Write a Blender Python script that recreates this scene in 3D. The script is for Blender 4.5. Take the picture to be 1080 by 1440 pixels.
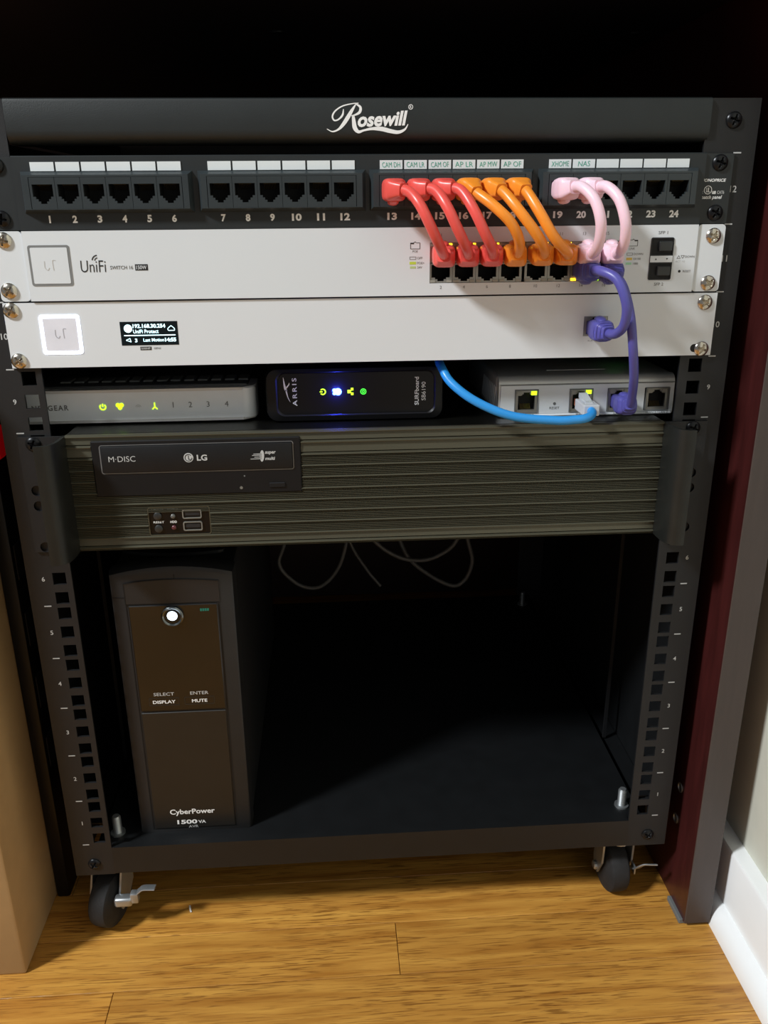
import bpy, bmesh, math, random
from mathutils import Vector, Matrix
random.seed(7)
for o in list(bpy.data.objects): bpy.data.objects.remove(o, do_unlink=True)
SC = bpy.context.scene
COL = SC.collection
FZ = 102.0          # everything is written in mm, z = 0 at the rack's first unit line; the floor lies 102 mm below
def W(x, y, z): return Vector((x*.001, y*.001, (z+FZ)*.001))

# ------------------------------------------------------------------ camera
cam = bpy.data.cameras.new('camera'); camo = bpy.data.objects.new('camera', cam); COL.objects.link(camo)
RGT = Vector((0.99779998, -0.06581322, -0.00798834)); DWN = Vector((-0.02999226, -0.34065422, -0.93971015)); FWD = Vector((0.05912409, 0.93788236, -0.34187866))
mw = Matrix((( RGT.x, -DWN.x, -FWD.x, 0), (RGT.y, -DWN.y, -FWD.y, 0), (RGT.z, -DWN.z, -FWD.z, 0), (0, 0, 0, 1)))
mw.translation = W(-27.834, -586.011, 502.99)
camo.matrix_world = mw
cam.sensor_fit = 'VERTICAL'; cam.sensor_height = 36.0; cam.lens = 1186.94/1440*36.0; cam.clip_start = .02; cam.clip_end = 50
SC.camera = camo
# ------------------------------------------------------------------ light
wd = bpy.data.worlds.new('world'); SC.world = wd; wd.use_nodes = True
wd.node_tree.nodes['Background'].inputs[0].default_value = (.97, .985, 1.0, 1)
wd.node_tree.nodes['Background'].inputs[1].default_value = .20
def area_lamp(name, loc, target, size, power, color):
    l = bpy.data.lights.new(name, 'AREA'); l.shape = 'DISK'; l.size = size; l.energy = power; l.color = color
    o = bpy.data.objects.new(name, l); COL.objects.link(o); o.location = loc
    o.rotation_euler = (target-Vector(loc)).to_track_quat('-Z', 'Y').to_euler()
    return o
area_lamp('ceiling_lamp', W(-1950, -1080, 2230), W(0, 0, 250), .38, 97, (.945, .98, 1.0))
SC.view_settings.view_transform = 'Standard'; SC.view_settings.look = 'None'
SC.view_settings.exposure = 0.0; SC.view_settings.gamma = 1.0; SC.view_settings.use_curve_mapping = False

# ------------------------------------------------------------------ materials
def lin(c): return tuple(((v/255/12.92) if v/255 <= .04045 else ((v/255+.055)/1.055)**2.4) for v in c)+(1,)
MATS = {}
def P(name, rgb, rough=.5, metal=0, emit=0, var=.06, scale=60, bump=0, spec=.5, coat=0, trans=0, alpha=1, stretch=None, bscale=None, sub=0, rvar=0):
    m = bpy.data.materials.new(name); m.use_nodes = True; nt = m.node_tree; b = nt.nodes['Principled BSDF']
    tc = nt.nodes.new('ShaderNodeTexCoord'); src = tc.outputs['Object']
    mp = nt.nodes.new('ShaderNodeMapping'); nt.links.new(src, mp.inputs[0])
    if stretch: mp.inputs['Scale'].default_value = stretch
    n = nt.nodes.new('ShaderNodeTexNoise'); n.inputs['Scale'].default_value = scale; n.inputs['Detail'].default_value = 4
    nt.links.new(mp.outputs[0], n.inputs['Vector'])
    r = nt.nodes.new('ShaderNodeValToRGB'); c = lin(rgb)
    r.color_ramp.elements[0].position = .3; r.color_ramp.elements[1].position = .7
    r.color_ramp.elements[0].color = tuple(v*(1-var) for v in c[:3])+(1,); r.color_ramp.elements[1].color = tuple(min(1, v*(1+var)) for v in c[:3])+(1,)
    nt.links.new(n.outputs['Fac'], r.inputs[0]); nt.links.new(r.outputs[0], b.inputs['Base Color'])
    b.inputs['Roughness'].default_value = rough; b.inputs['Metallic'].default_value = metal
    b.inputs['Specular IOR Level'].default_value = spec
    if coat: b.inputs['Coat Weight'].default_value = coat; b.inputs['Coat Roughness'].default_value = .08
    if trans: b.inputs['Transmission Weight'].default_value = trans
    if sub: b.inputs['Subsurface Weight'].default_value = sub; b.inputs['Subsurface Radius'].default_value = (.004, .002, .001)
    if emit: b.inputs['Emission Color'].default_value = c; b.inputs['Emission Strength'].default_value = emit
    if rvar:
        mr = nt.nodes.new('ShaderNodeMapRange'); mr.inputs[3].default_value = max(0, rough-rvar); mr.inputs[4].default_value = rough+rvar
        nt.links.new(n.outputs['Fac'], mr.inputs[0]); nt.links.new(mr.outputs[0], b.inputs['Roughness'])
    if bump:
        n2 = nt.nodes.new('ShaderNodeTexNoise'); n2.inputs['Scale'].default_value = bscale or scale*8; nt.links.new(mp.outputs[0], n2.inputs['Vector'])
        bp = nt.nodes.new('ShaderNodeBump'); bp.inputs['Strength'].default_value = bump; bp.inputs['Distance'].default_value = .0006
        nt.links.new(n2.outputs['Fac'], bp.inputs['Height']); nt.links.new(bp.outputs[0], b.inputs['Normal'])
    MATS[name] = m; return m
P('black_powder', (20, 21, 23), .55, bump=.25, bscale=2500, var=.15)
P('black_bar', (27, 32, 33), .5, bump=.2, bscale=2500, var=.08)
P('panel_black', (30, 35, 37), .5, var=.1)
P('module_black', (44, 51, 54), .42, var=.08)
P('jack_black', (42, 45, 46), .45, var=.08)
P('void', (6, 6, 7), .7, var=.2)
P('white_metal', (218, 223, 227), .42, metal=0, var=.012, scale=12)
P('white_metal_b', (220, 224, 228), .40, metal=0, var=.012, scale=12)
P('silver_body', (205, 205, 203), .38, metal=.35, var=.02)
P('port_metal', (150, 148, 142), .38, metal=.7, var=.08)
P('nickel', (205, 198, 186), .22, metal=1, var=.08, scale=300)
P('black_screw', (30, 31, 33), .3, metal=.6, var=.15)
P('zinc', (180, 184, 186), .42, metal=.85, var=.1)
P('gold', (120, 100, 60), .35, metal=.9)
P('print_white', (240, 242, 242), .6, var=.02)
P('print_grey', (190, 192, 192), .6, var=.02)
P('print_dim', (105, 108, 108), .6, var=.02)
P('print_black', (30, 30, 32), .6, var=.05)
P('print_soft', (110, 110, 110), .6, var=.05)
P('print_teal', (70, 165, 140), .7, var=.1)
P('paper', (222, 228, 230), .8, var=.015)
P('ring_grey', (140, 142, 142), .4, metal=.3)
P('faint', (200, 200, 198), .5, var=.01)
P('led_white', (225, 235, 255), .4, emit=2.6)
P('led_pad', (214, 214, 222), .4, emit=.16)
P('faint_b', (176, 176, 184), .5)
P('screen_black', (8, 18, 22), .15, var=.1)
P('screen_text', (205, 245, 255), .4, emit=1.6)
P('led_amber', (255, 190, 30), .4, emit=4.0)
P('led_off', (150, 148, 138), .3)
P('led_lime', (190, 255, 30), .4, emit=2.0)
P('led_green', (70, 230, 60), .4, emit=1.8)
P('led_blue', (6, 8, 255), .4, emit=3)
P('led_blue_core', (110, 180, 255), .4, emit=4)
P('glow_dark_green', (10, 150, 40), .4, emit=.25)
P('power_white', (225, 240, 255), .4, emit=3.0)
P('teal_seg', (12, 95, 80), .4, emit=.35)
P('legend_lime', (195, 215, 70), .6); P('legend_amber', (220, 185, 80), .6); P('legend_green', (165, 215, 180), .6); P('legend_pale', (185, 205, 140), .6)
P('red_pvc', (226, 84, 76), .33, var=.08, scale=90, sub=.1)
P('orange_pvc', (240, 144, 44), .33, var=.08, scale=90, sub=.1)
P('pink_pvc', (243, 208, 222), .36, var=.04, scale=90, sub=.1)
P('purple_pvc', (84, 82, 160), .36, var=.05, scale=90)
P('blue_pvc', (44, 146, 222), .33, var=.05, scale=90)
P('grey_pvc', (92, 90, 88), .5, var=.05)
P('clear_plug', (226, 232, 238), .18, trans=.35, var=.02)
P('copper', (190, 105, 75), .45, var=.2)
P('netgear_grey', (226, 230, 234), .35, var=.03, coat=.4)
P('netgear_dark', (60, 61, 63), .4)
P('gloss_black', (10, 10, 12), .3, spec=.35, var=.1)
P('matte_black', (12, 12, 14), .45, spec=.35, var=.1)
P('pc_black', (34, 34, 30), .32, metal=.75, var=.1, stretch=(1, 30, 30), bump=.05)
P('pc_face', (86, 84, 70), .36, metal=.4, var=.04, stretch=(1, 10, 10))
P('pc_handle', (36, 38, 36), .4, metal=.3, var=.12, bump=.15, bscale=1500)
P('drive_black', (15, 15, 17), .55, spec=.3, var=.08, bump=.1, bscale=3000)
P('drive_door', (22, 23, 25), .5, spec=.3, var=.08)
P('button_grey', (40, 42, 42), .4)
P('usb_metal', (130, 130, 124), .4, metal=.3)
P('led_red_off', (95, 45, 52), .3); P('led_clear_off', (95, 95, 92), .25)
P('ups_body', (29, 29, 30), .5, var=.1, bump=.15, bscale=2500)
P('ups_gloss', (13, 12, 11), .3, coat=.4, var=.15, scale=18)
P('ups_panel', (30, 28, 25), .38, var=.08, bump=.1, bscale=2500)
P('chrome', (120, 125, 126), .22, metal=1)
P('tray_black', (12, 14, 16), .5, bump=.3, bscale=2500, var=.2)
P('rubber', (30, 30, 31), .75, var=.25, scale=120, bump=.4, bscale=700)
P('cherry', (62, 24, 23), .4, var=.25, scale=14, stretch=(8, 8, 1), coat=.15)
P('cherry_edge', (68, 59, 56), .45, var=.06, scale=30, stretch=(8, 8, 1))
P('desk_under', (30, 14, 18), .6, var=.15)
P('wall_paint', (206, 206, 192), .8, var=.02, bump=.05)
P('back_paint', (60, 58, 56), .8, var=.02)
P('trim_white', (246, 248, 248), .38, var=.01)
P('cardboard', (180, 150, 106), .8, var=.07, scale=25, bump=.1)
P('glow_red', (200, 8, 18), .3, emit=.12)
P('subfloor', (50, 30, 14), .8)
P('scrap', (235, 232, 225), .7)
P('tape_clear', (176, 140, 96), .3, coat=.4)

def oak():
    m = bpy.data.materials.new('oak_plank'); m.use_nodes = True; nt = m.node_tree; b = nt.nodes['Principled BSDF']; N = nt.nodes.new; L = nt.links.new
    tc = N('ShaderNodeTexCoord'); oi = N('ShaderNodeObjectInfo')
    add = N('ShaderNodeVectorMath'); add.operation = 'ADD'; sc = N('ShaderNodeVectorMath'); sc.operation = 'SCALE'; sc.inputs['Scale'].default_value = 13
    cmb = N('ShaderNodeCombineXYZ'); L(oi.outputs['Random'], cmb.inputs[0]); L(oi.outputs['Random'], cmb.inputs[1]); L(cmb.outputs[0], sc.inputs[0])
    L(tc.outputs['Object'], add.inputs[0]); L(sc.outputs[0], add.inputs[1])
    def noise(scale, s, det, dist=0):
        mp = N('ShaderNodeMapping'); mp.inputs['Scale'].default_value = s; L(add.outputs[0], mp.inputs[0])
        n = N('ShaderNodeTexNoise'); n.inputs['Scale'].default_value = scale; n.inputs['Detail'].default_value = det; n.inputs['Distortion'].default_value = dist
        L(mp.outputs[0], n.inputs['Vector']); return n
    g = noise(9, (.9, 12, 1), 6, .5)            # broad figure
    r1 = N('ShaderNodeValToRGB'); e = r1.color_ramp.elements
    e[0].position = .32; e[0].color = lin((168, 112, 44)); e[1].position = .68; e[1].color = lin((208, 153, 70)); L(g.outputs['Fac'], r1.inputs[0])
    p = noise(42, (.85, 17, 1), 3, .15)            # open pores: short dark dashes along the grain
    r2 = N('ShaderNodeValToRGB'); e = r2.color_ramp.elements; e[0].position = .40; e[0].color = (1, 1, 1, 1); e[1].position = .47; e[1].color = (0, 0, 0, 1); L(p.outputs['Fac'], r2.inputs[0])
    k = noise(9, (1.2, 3, 1), 2); r3 = N('ShaderNodeValToRGB'); r3.color_ramp.elements[0].position = .28; r3.color_ramp.elements[1].position = .6; L(k.outputs['Fac'], r3.inputs[0])
    mul = N('ShaderNodeMath'); mul.operation = 'MULTIPLY'; L(r2.outputs[0], mul.inputs[0]); L(r3.outputs[0], mul.inputs[1])
    m2 = N('ShaderNodeMath'); m2.operation = 'MULTIPLY'; m2.inputs[1].default_value = .68; L(mul.outputs[0], m2.inputs[0])
    mx = N('ShaderNodeMix'); mx.data_type = 'RGBA'; L(m2.outputs[0], mx.inputs[0]); L(r1.outputs[0], mx.inputs[6]); mx.inputs[7].default_value = lin((104, 58, 16))
    hs = N('ShaderNodeHueSaturation'); mr = N('ShaderNodeMapRange'); mr.inputs[3].default_value = .86; mr.inputs[4].default_value = 1.1
    L(oi.outputs['Random'], mr.inputs[0]); L(mr.outputs[0], hs.inputs['Value']); L(mx.outputs[2], hs.inputs['Color']); L(hs.outputs[0], b.inputs['Base Color'])
    b.inputs['Roughness'].default_value = .36
    bp = N('ShaderNodeBump'); bp.inputs['Strength'].default_value = .25; bp.inputs['Distance'].default_value = .0008; bp.invert = True
    L(mul.outputs[0], bp.inputs['Height']); L(bp.outputs[0], b.inputs['Normal'])
    MATS['oak'] = m
oak()

# ------------------------------------------------------------------ mesh helpers (mm, rack coordinates)
def catmull(pts, n=8):
    pts = [Vector(p) for p in pts]; out = []
    for i in range(len(pts)-1):
        p0 = pts[i-1] if i else pts[0]*2-pts[1]; p1 = pts[i]; p2 = pts[i+1]; p3 = pts[i+2] if i+2 < len(pts) else pts[-1]*2-pts[-2]
        for k in range(n):
            t = k/n; out.append(.5*((2*p1)+(p2-p0)*t+(2*p0-5*p1+4*p2-p3)*t*t+(3*p1-p0-3*p2+p3)*t**3))
    out.append(pts[-1]); return out
class MB:
    def __init__(s): s.v = []; s.f = []; s.m = []; s.mi = 0
    def add(s, vs, fs):
        k = len(s.v); s.v += [Vector(v) for v in vs]
        for f in fs: s.f.append([i+k for i in f]); s.m.append(s.mi)
        return s
    def box(s, x0, x1, y0, y1, z0, z1):
        return s.add([(x0,y0,z0),(x1,y0,z0),(x1,y1,z0),(x0,y1,z0),(x0,y0,z1),(x1,y0,z1),(x1,y1,z1),(x0,y1,z1)],
                     [(0,3,2,1),(4,5,6,7),(0,1,5,4),(1,2,6,5),(2,3,7,6),(3,0,4,7)])
    def bm(s, b):
        b.verts.ensure_lookup_table(); b.verts.index_update(); s.add([v.co.copy() for v in b.verts], [[v.index for v in f.verts] for f in b.faces]); b.free(); return s
    def rbox(s, x0, x1, y0, y1, z0, z1, r=1, seg=2):
        b = bmesh.new(); bmesh.ops.create_cube(b, size=1)
        for v in b.verts: v.co = Vector(((x0+x1)/2+v.co.x*(x1-x0), (y0+y1)/2+v.co.y*(y1-y0), (z0+z1)/2+v.co.z*(z1-z0)))
        bmesh.ops.bevel(b, geom=list(b.edges), offset=r, segments=seg, profile=.5, affect='EDGES'); return s.bm(b)
    def prism(s, poly, ax, a, b):       # poly in the two other axes, in xyz order
        n = len(poly)
        def p(q, t):
            q = list(q); q.insert('xyz'.index(ax), t); return tuple(q)
        return s.add([p(q, a) for q in poly]+[p(q, b) for q in poly], [list(range(n))[::-1], list(range(n, 2*n))]+[(i, (i+1) % n, (i+1) % n+n, i+n) for i in range(n)])
    def sheet(s, loops, y0, y1):        # flat plate with holes; loops in (x, z)
        b = bmesh.new(); es = []
        for lp in loops:
            vs = [b.verts.new((x, y0, z)) for x, z in lp]
            es += [b.edges.new((vs[i], vs[(i+1) % len(vs)])) for i in range(len(vs))]
        bmesh.ops.triangle_fill(b, use_beauty=True, use_dissolve=False, edges=es, normal=(0, -1, 0))
        r = bmesh.ops.extrude_face_region(b, geom=list(b.faces))
        for g in r['geom']:
            if isinstance(g, bmesh.types.BMVert): g.co.y = y1
        return s.bm(b)
    def grid(s, x0, x1, z0, z1, y0, y1, holes, back=True):   # plate with rectangular holes
        r6 = lambda v: round(v, 4)
        xs = sorted({r6(x0), r6(x1)} | {r6(min(max(h[i], x0), x1)) for h in holes for i in (0, 1)}); zs = sorted({r6(z0), r6(z1)} | {r6(min(max(h[i], z0), z1)) for h in holes for i in (2, 3)})
        def solid(i, j):
            if i < 0 or j < 0 or i >= len(xs)-1 or j >= len(zs)-1: return False
            cx = (xs[i]+xs[i+1])/2; cz = (zs[j]+zs[j+1])/2
            return not any(h[0] < cx < h[1] and h[2] < cz < h[3] for h in holes)
        for i in range(len(xs)-1):
            for j in range(len(zs)-1):
                if not solid(i, j): continue
                a, c, d, e = xs[i], xs[i+1], zs[j], zs[j+1]
                s.add([(a,y0,d),(c,y0,d),(c,y0,e),(a,y0,e)], [(0,1,2,3)])
                if back: s.add([(a,y1,d),(c,y1,d),(c,y1,e),(a,y1,e)], [(3,2,1,0)])
                if not solid(i-1, j): s.add([(a,y0,d),(a,y0,e),(a,y1,e),(a,y1,d)], [(0,1,2,3)])
                if not solid(i+1, j): s.add([(c,y0,d),(c,y1,d),(c,y1,e),(c,y0,e)], [(0,1,2,3)])
                if not solid(i, j-1): s.add([(a,y0,d),(a,y1,d),(c,y1,d),(c,y0,d)], [(0,1,2,3)])
                if not solid(i, j+1): s.add([(a,y0,e),(c,y0,e),(c,y1,e),(a,y1,e)], [(0,1,2,3)])
        return s
    def lathe(s, prof, c, ax='y', n=20):    # prof: (r, t) along axis ax from centre c
        c = Vector(c); A = {'x': Vector((1,0,0)), 'y': Vector((0,1,0)), 'z': Vector((0,0,1))}[ax] if isinstance(ax, str) else Vector(ax).normalized()
        u = A.orthogonal().normalized(); w = A.cross(u); vs = []; fs = []
        for r, t in prof:
            for k in range(n):
                a = 2*math.pi*k/n; vs.append(c+A*t+(u*math.cos(a)+w*math.sin(a))*r)
        for j in range(len(prof)-1):
            for k in range(n): fs.append((j*n+k, j*n+(k+1) % n, (j+1)*n+(k+1) % n, (j+1)*n+k))
        fs.append(list(range(n))[::-1]); q = (len(prof)-1)*n; fs.append(list(range(q, q+n)))
        return s.add(vs, fs)
    def sweep(s, path, prof, n=14, p=2.0, up=(0, 0, 1)):    # prof(s) -> (half width, half height); superellipse power p
        path = [Vector(q) for q in path]; L = [0]
        for a, b in zip(path, path[1:]): L.append(L[-1]+(b-a).length)
        up = Vector(up); vs = []; fs = []; prev = None
        for i, q in enumerate(path):
            t = (path[min(i+1, len(path)-1)]-path[max(i-1, 0)]).normalized()
            if prev is None:
                side = t.cross(up); side = side.normalized() if side.length > 1e-4 else t.orthogonal().normalized()
            else:
                side = (prev-t*prev.dot(t)).normalized()
            prev = side; nu = side.cross(t).normalized(); w, h = prof(L[i], L[-1])
            for k in range(n):
                a = 2*math.pi*k/n; ca, sa = math.cos(a), math.sin(a)
                vs.append(q+side*(w*math.copysign(abs(ca)**(2/p), ca))+nu*(h*math.copysign(abs(sa)**(2/p), sa)))
        for j in range(len(path)-1):
            for k in range(n): fs.append((j*n+k, j*n+(k+1) % n, (j+1)*n+(k+1) % n, (j+1)*n+k))
        fs.append(list(range(n))[::-1]); q = (len(path)-1)*n; fs.append(list(range(q, q+n)))
        return s.add(vs, fs)
    def ribbon(s, pts, y, t=.15, n=8):   # stroke in (x, z, width)
        c = catmull([(a, b, w) for a, b, w in pts], n) if len(pts) > 2 else [Vector(q) for q in pts]
        lf = []; rt = []
        for i, q in enumerate(c):
            d = c[min(i+1, len(c)-1)]-c[max(i-1, 0)]; d = Vector((d.x, d.y)); d = d.normalized() if d.length > 1e-6 else Vector((1, 0)); nn = Vector((-d.y, d.x))*(max(q.z, .02)/2)
            lf.append((q.x+nn.x, q.y+nn.y)); rt.append((q.x-nn.x, q.y-nn.y))
        for i in range(len(c)-1):
            A, B, C_, D = lf[i], lf[i+1], rt[i+1], rt[i]
            s.add([(A[0],y,A[1]),(B[0],y,B[1]),(C_[0],y,C_[1]),(D[0],y,D[1]),(A[0],y+t,A[1]),(B[0],y+t,B[1]),(C_[0],y+t,C_[1]),(D[0],y+t,D[1])],
                  [(0,1,2,3),(7,6,5,4),(0,4,5,1),(2,6,7,3)]+([(0,3,7,4)] if i == 0 else [])+([(1,5,6,2)] if i == len(c)-2 else []))
        return s
    def mesh(s, name, mats, org=Vector((0,0,0)), smooth=False, fix=True, local=False):
        me = bpy.data.meshes.new(name)
        vs = [(v*.001 if local else W(*v)-org) for v in s.v]
        me.from_pydata([tuple(v) for v in vs], [], s.f)
        for m in mats: me.materials.append(MATS[m])
        me.polygons.foreach_set('material_index', s.m)
        if fix:
            b = bmesh.new(); b.from_mesh(me); bmesh.ops.remove_doubles(b, verts=b.verts, dist=1e-6); bmesh.ops.recalc_face_normals(b, faces=b.faces); b.to_mesh(me); b.free()
        if smooth:
            me.polygons.foreach_set('use_smooth', [True]*len(me.polygons))
            try: me.set_sharp_from_angle(angle=math.radians(38))
            except Exception: pass
        me.update(); return me
ORG = {}
def put(name, me, parent=None, at=None):
    o = bpy.data.objects.new(name, me); COL.objects.link(o); org = ORG[parent.name] if parent else Vector((0,0,0))
    if parent: o.parent = parent
    if at is not None: o.location = W(*at)-org; ORG[o.name] = W(*at)
    else: ORG[o.name] = org
    return o
def part(name, mb, mat, parent, smooth=False, fix=True, label=None):
    mats = mat if isinstance(mat, (list, tuple)) else [mat]
    o = put(name, mb.mesh(name, mats, ORG[parent.name], smooth, fix), parent)
    if label: o['label'] = label
    return o
def tag(o, label, cat=None, group=None, kind=None):
    if label: o['label'] = label
    if cat: o['category'] = cat
    if group: o['group'] = group
    if kind: o['kind'] = kind
    return o
def thing(name, label, cat, at, group=None):
    o = bpy.data.objects.new(name, None); COL.objects.link(o); o.empty_display_size = .02; o.location = W(*at); ORG[o.name] = W(*at)
    return tag(o, label, cat, group)
def single(name, mb, mat, label, cat, at, group=None, smooth=False):
    mats = mat if isinstance(mat, (list, tuple)) else [mat]
    o = bpy.data.objects.new(name, mb.mesh(name, mats, W(*at), smooth)); COL.objects.link(o); o.location = W(*at); ORG[o.name] = W(*at)
    return tag(o, label, cat, group)
TXT = {}
def tmesh(s, bold, shear, space):
    k = (s, bold, shear, space)
    if k not in TXT:
        cu = bpy.data.curves.new('t', 'FONT'); cu.body = s; cu.size = 10; cu.offset = bold; cu.shear = shear; cu.space_character = space; cu.resolution_u = 3
        ob = bpy.data.objects.new('t', cu); COL.objects.link(ob)
        dg = bpy.context.evaluated_depsgraph_get(); me = bpy.data.meshes.new_from_object(ob.evaluated_get(dg))
        TXT[k] = ([v.co.copy() for v in me.vertices], [list(p.vertices) for p in me.polygons])
        bpy.data.objects.remove(ob, do_unlink=True); bpy.data.curves.remove(cu); bpy.data.meshes.remove(me)
    return TXT[k]
def text(s, x, z, w, h, y, mat, parent, name='lettering', bold=.12, shear=0, rot=0, align='c', space=1.0, slope=0):
    """flat print facing -y: x, z is the centre (or left / right edge) and w, h the printed size in mm; w None keeps the proportions"""
    vs, fs = tmesh(s, bold, shear, space)
    x0 = min(v.x for v in vs); x1 = max(v.x for v in vs); z0 = min(v.y for v in vs); z1 = max(v.y for v in vs)
    sz = h/(z1-z0); sx = (w/(x1-x0)) if w else sz; ww = sx*(x1-x0)
    ox = {'c': 0, 'l': ww/2, 'r': -ww/2}[align]; ca, sa = math.cos(math.radians(rot)), math.sin(math.radians(rot)); mb = MB()
    out = []
    for v in vs:
        a = (v.x-(x0+x1)/2)*sx+ox; b = (v.y-(z0+z1)/2)*sz+a*slope; out.append((x+a*ca-b*sa, y, z+a*sa+b*ca))
    mb.add(out, fs); return part(name, mb, mat, parent, fix=False)
def circle(cx, cz, r, n=20, a0=0, a1=360): return [(cx+r*math.cos(math.radians(a0+(a1-a0)*k/n)), cz+r*math.sin(math.radians(a0+(a1-a0)*k/n))) for k in range(n)]
def rrect(x0, x1, z0, z1, r, n=5):
    o = []
    for cx, cz, a in ((x1-r, z1-r, 0), (x0+r, z1-r, 90), (x0+r, z0+r, 180), (x1-r, z0+r, 270)):
        o += [(cx+r*math.cos(math.radians(a+90*k/n)), cz+r*math.sin(math.radians(a+90*k/n))) for k in range(n+1)]
    return o
def arc(cx, cz, r, a0, a1, w, n=8): return [(cx+r*math.cos(math.radians(a0+(a1-a0)*k/n)), cz+r*math.sin(math.radians(a0+(a1-a0)*k/n)), w) for k in range(n+1)]
def rect_line(mb, x0, x1, z0, z1, y, w):
    mb.grid(x0, x1, z0, z1, y, y+.15, [(x0+w, x1-w, z0+w, z1-w)]); return mb

# pan-head screw with a cross recess, axis along -y, centre of its seat at the origin
def screw_mesh(name, mat, R=5.2, H=2.6):
    mb = MB(); nr, na = 12, 48; vs = []; fs = []
    for j in range(nr+1):
        r = R*j/nr
        for k in range(na):
            a = 2*math.pi*k/na; x, z = r*math.cos(a), r*math.sin(a); h = H*math.sqrt(max(0, 1-(r/R)**2*.93))
            d = min(abs(x), abs(z)); rr = math.hypot(x, z)
            if rr < R*.62 and d < .62: h -= 1.5*(1-d/.9)
            elif rr < R*.3: h -= .9
            vs.append((x, -h, z))
    for j in range(nr):
        for k in range(na): fs.append((j*na+k, j*na+(k+1) % na, (j+1)*na+(k+1) % na, (j+1)*na+k))
    vs += [(R*math.cos(2*math.pi*k/na), 0, R*math.sin(2*math.pi*k/na)) for k in range(na)]; q = nr*na
    fs += [(q+k, q+(k+1) % na, q+na+(k+1) % na, q+na+k) for k in range(na)]
    mb.add(vs, fs); return mb.mesh(name, [mat], smooth=True, local=True)
SCREW_N = screw_mesh('screw_nickel', 'nickel'); SCREW_B = screw_mesh('screw_black', 'black_screw')
def screw(parent, me, x, z, y, rot=0, label=None):
    o = put('screw', me, parent, (x, y, z)); o.rotation_euler = (0, math.radians(rot), 0)
    if label: o['label'] = label
    return o

# ------------------------------------------------------------------ the setting
fl = MB().box(-1500, 330, -1700, 720, -FZ-30, -FZ-12)
floor = put('floor', fl.mesh('floor', ['subfloor'])); tag(floor, 'oak strip floor of narrow golden brown planks', None, None, 'structure')
row = 0; pw = 54.3; ys = -1.9+pw*13
while ys > -1500:
    y1 = ys-.25; y0 = ys-pw+.25
    k = round((-1.9-ys)/pw)         # 0: the strip whose joint shows at x = 16; 1: the next, joint at -220
    cuts = [16-720, 16] if k == 0 else [-220, 420-1300] if k == 1 else [random.uniform(-1200, -600), random.uniform(-500, 250)]
    xs = [-1480]+sorted(cuts)+[321]
    for a, b in zip(xs, xs[1:]):
        if b-a < 30: continue
        mb = MB(); e = .35; x0, x1 = a+.25, b-.25
        mb.add([(x0,y0,-12),(x1,y0,-12),(x1,y1,-12),(x0,y1,-12),(x0,y0,-e),(x1,y0,-e),(x1,y1,-e),(x0,y1,-e),(x0+e,y0+e,0),(x1-e,y0+e,0),(x1-e,y1-e,0),(x0+e,y1-e,0)],
               [(0,3,2,1),(0,1,5,4),(1,2,6,5),(2,3,7,6),(3,0,4,7),(4,5,9,8),(5,6,10,9),(6,7,11,10),(7,4,8,11),(8,9,10,11)])
        c = ((x0+x1)/2, (y0+y1)/2, 0)
        mb.v = [Vector((v.x-c[0], v.y-c[1], v.z)) for v in mb.v]
        o = put('plank', mb.mesh('plank', ['oak'], local=True), floor, (c[0], c[1], -FZ))
    ys -= pw
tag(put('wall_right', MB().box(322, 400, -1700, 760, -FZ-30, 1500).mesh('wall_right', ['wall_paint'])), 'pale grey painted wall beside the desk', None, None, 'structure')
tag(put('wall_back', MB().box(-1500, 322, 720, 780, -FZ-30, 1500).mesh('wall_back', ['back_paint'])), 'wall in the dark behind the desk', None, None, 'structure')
bb = MB().prism([(323, -FZ), (308, -FZ), (308, -31), (309.5, -28.6), (312, -28), (323, -28)], 'y', -1690, 718)
bbo = put('baseboard_right', bb.mesh('baseboard_right', ['trim_white'], smooth=True)); tag(bbo, 'white baseboard along the right wall', None, None, 'structure')
part('shoe_moulding', MB().prism([(308.2, -FZ)]+[(308-13.5*math.cos(math.radians(a)), -FZ+18*math.sin(math.radians(a))) for a in range(0, 91, 10)]+[(308.2, -FZ+18)], 'y', -1690, 717), 'trim_white', bbo, smooth=True)

# ------------------------------------------------------------------ desk
desk = thing('desk', 'dark cherry desk standing over the rack against the wall', 'desk', (0, 300, -FZ))
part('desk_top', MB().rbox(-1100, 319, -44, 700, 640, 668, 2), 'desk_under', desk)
sp = part('side_panel', MB().box(271.2, 294, -25, 690, -98, 640), 'cherry', desk, label='reddish dark cherry panel closing the right side')
part('edge_banding', MB().rbox(271, 294.2, -26.2, -25, -98.2, 640, .5, 1), 'cherry_edge', sp, label='grey brown front edge of the cherry panel')
part('foot_glide', MB().rbox(268, 290, -22, 6, -FZ, -97, .8), 'print_dim', desk)
part('foot_glide', MB().rbox(268, 290, 640, 668, -FZ, -97, .8), 'print_dim', desk)
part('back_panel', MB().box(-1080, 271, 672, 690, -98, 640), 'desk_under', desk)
part('side_panel', MB().box(-1100, -1077, -25, 690, -FZ, 640), 'cherry', desk)
for y, z in ((68, 511), (15, 16), (16, -18)):
    part('cam_fitting', MB().lathe([(4.6, 0), (4.6, -.9), (3.2, -.9), (3, -.3), (.8, -.3)], (271.2, y, z), 'x', 18), 'zinc', desk, smooth=True)
for x in (-63, 243):
    part('fixing_plate', MB().lathe([(7, 0), (7, -1.2), (4, -2), (.6, -2)], (x, 221, 640), 'z', 20), 'matte_black', desk, smooth=True)

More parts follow.
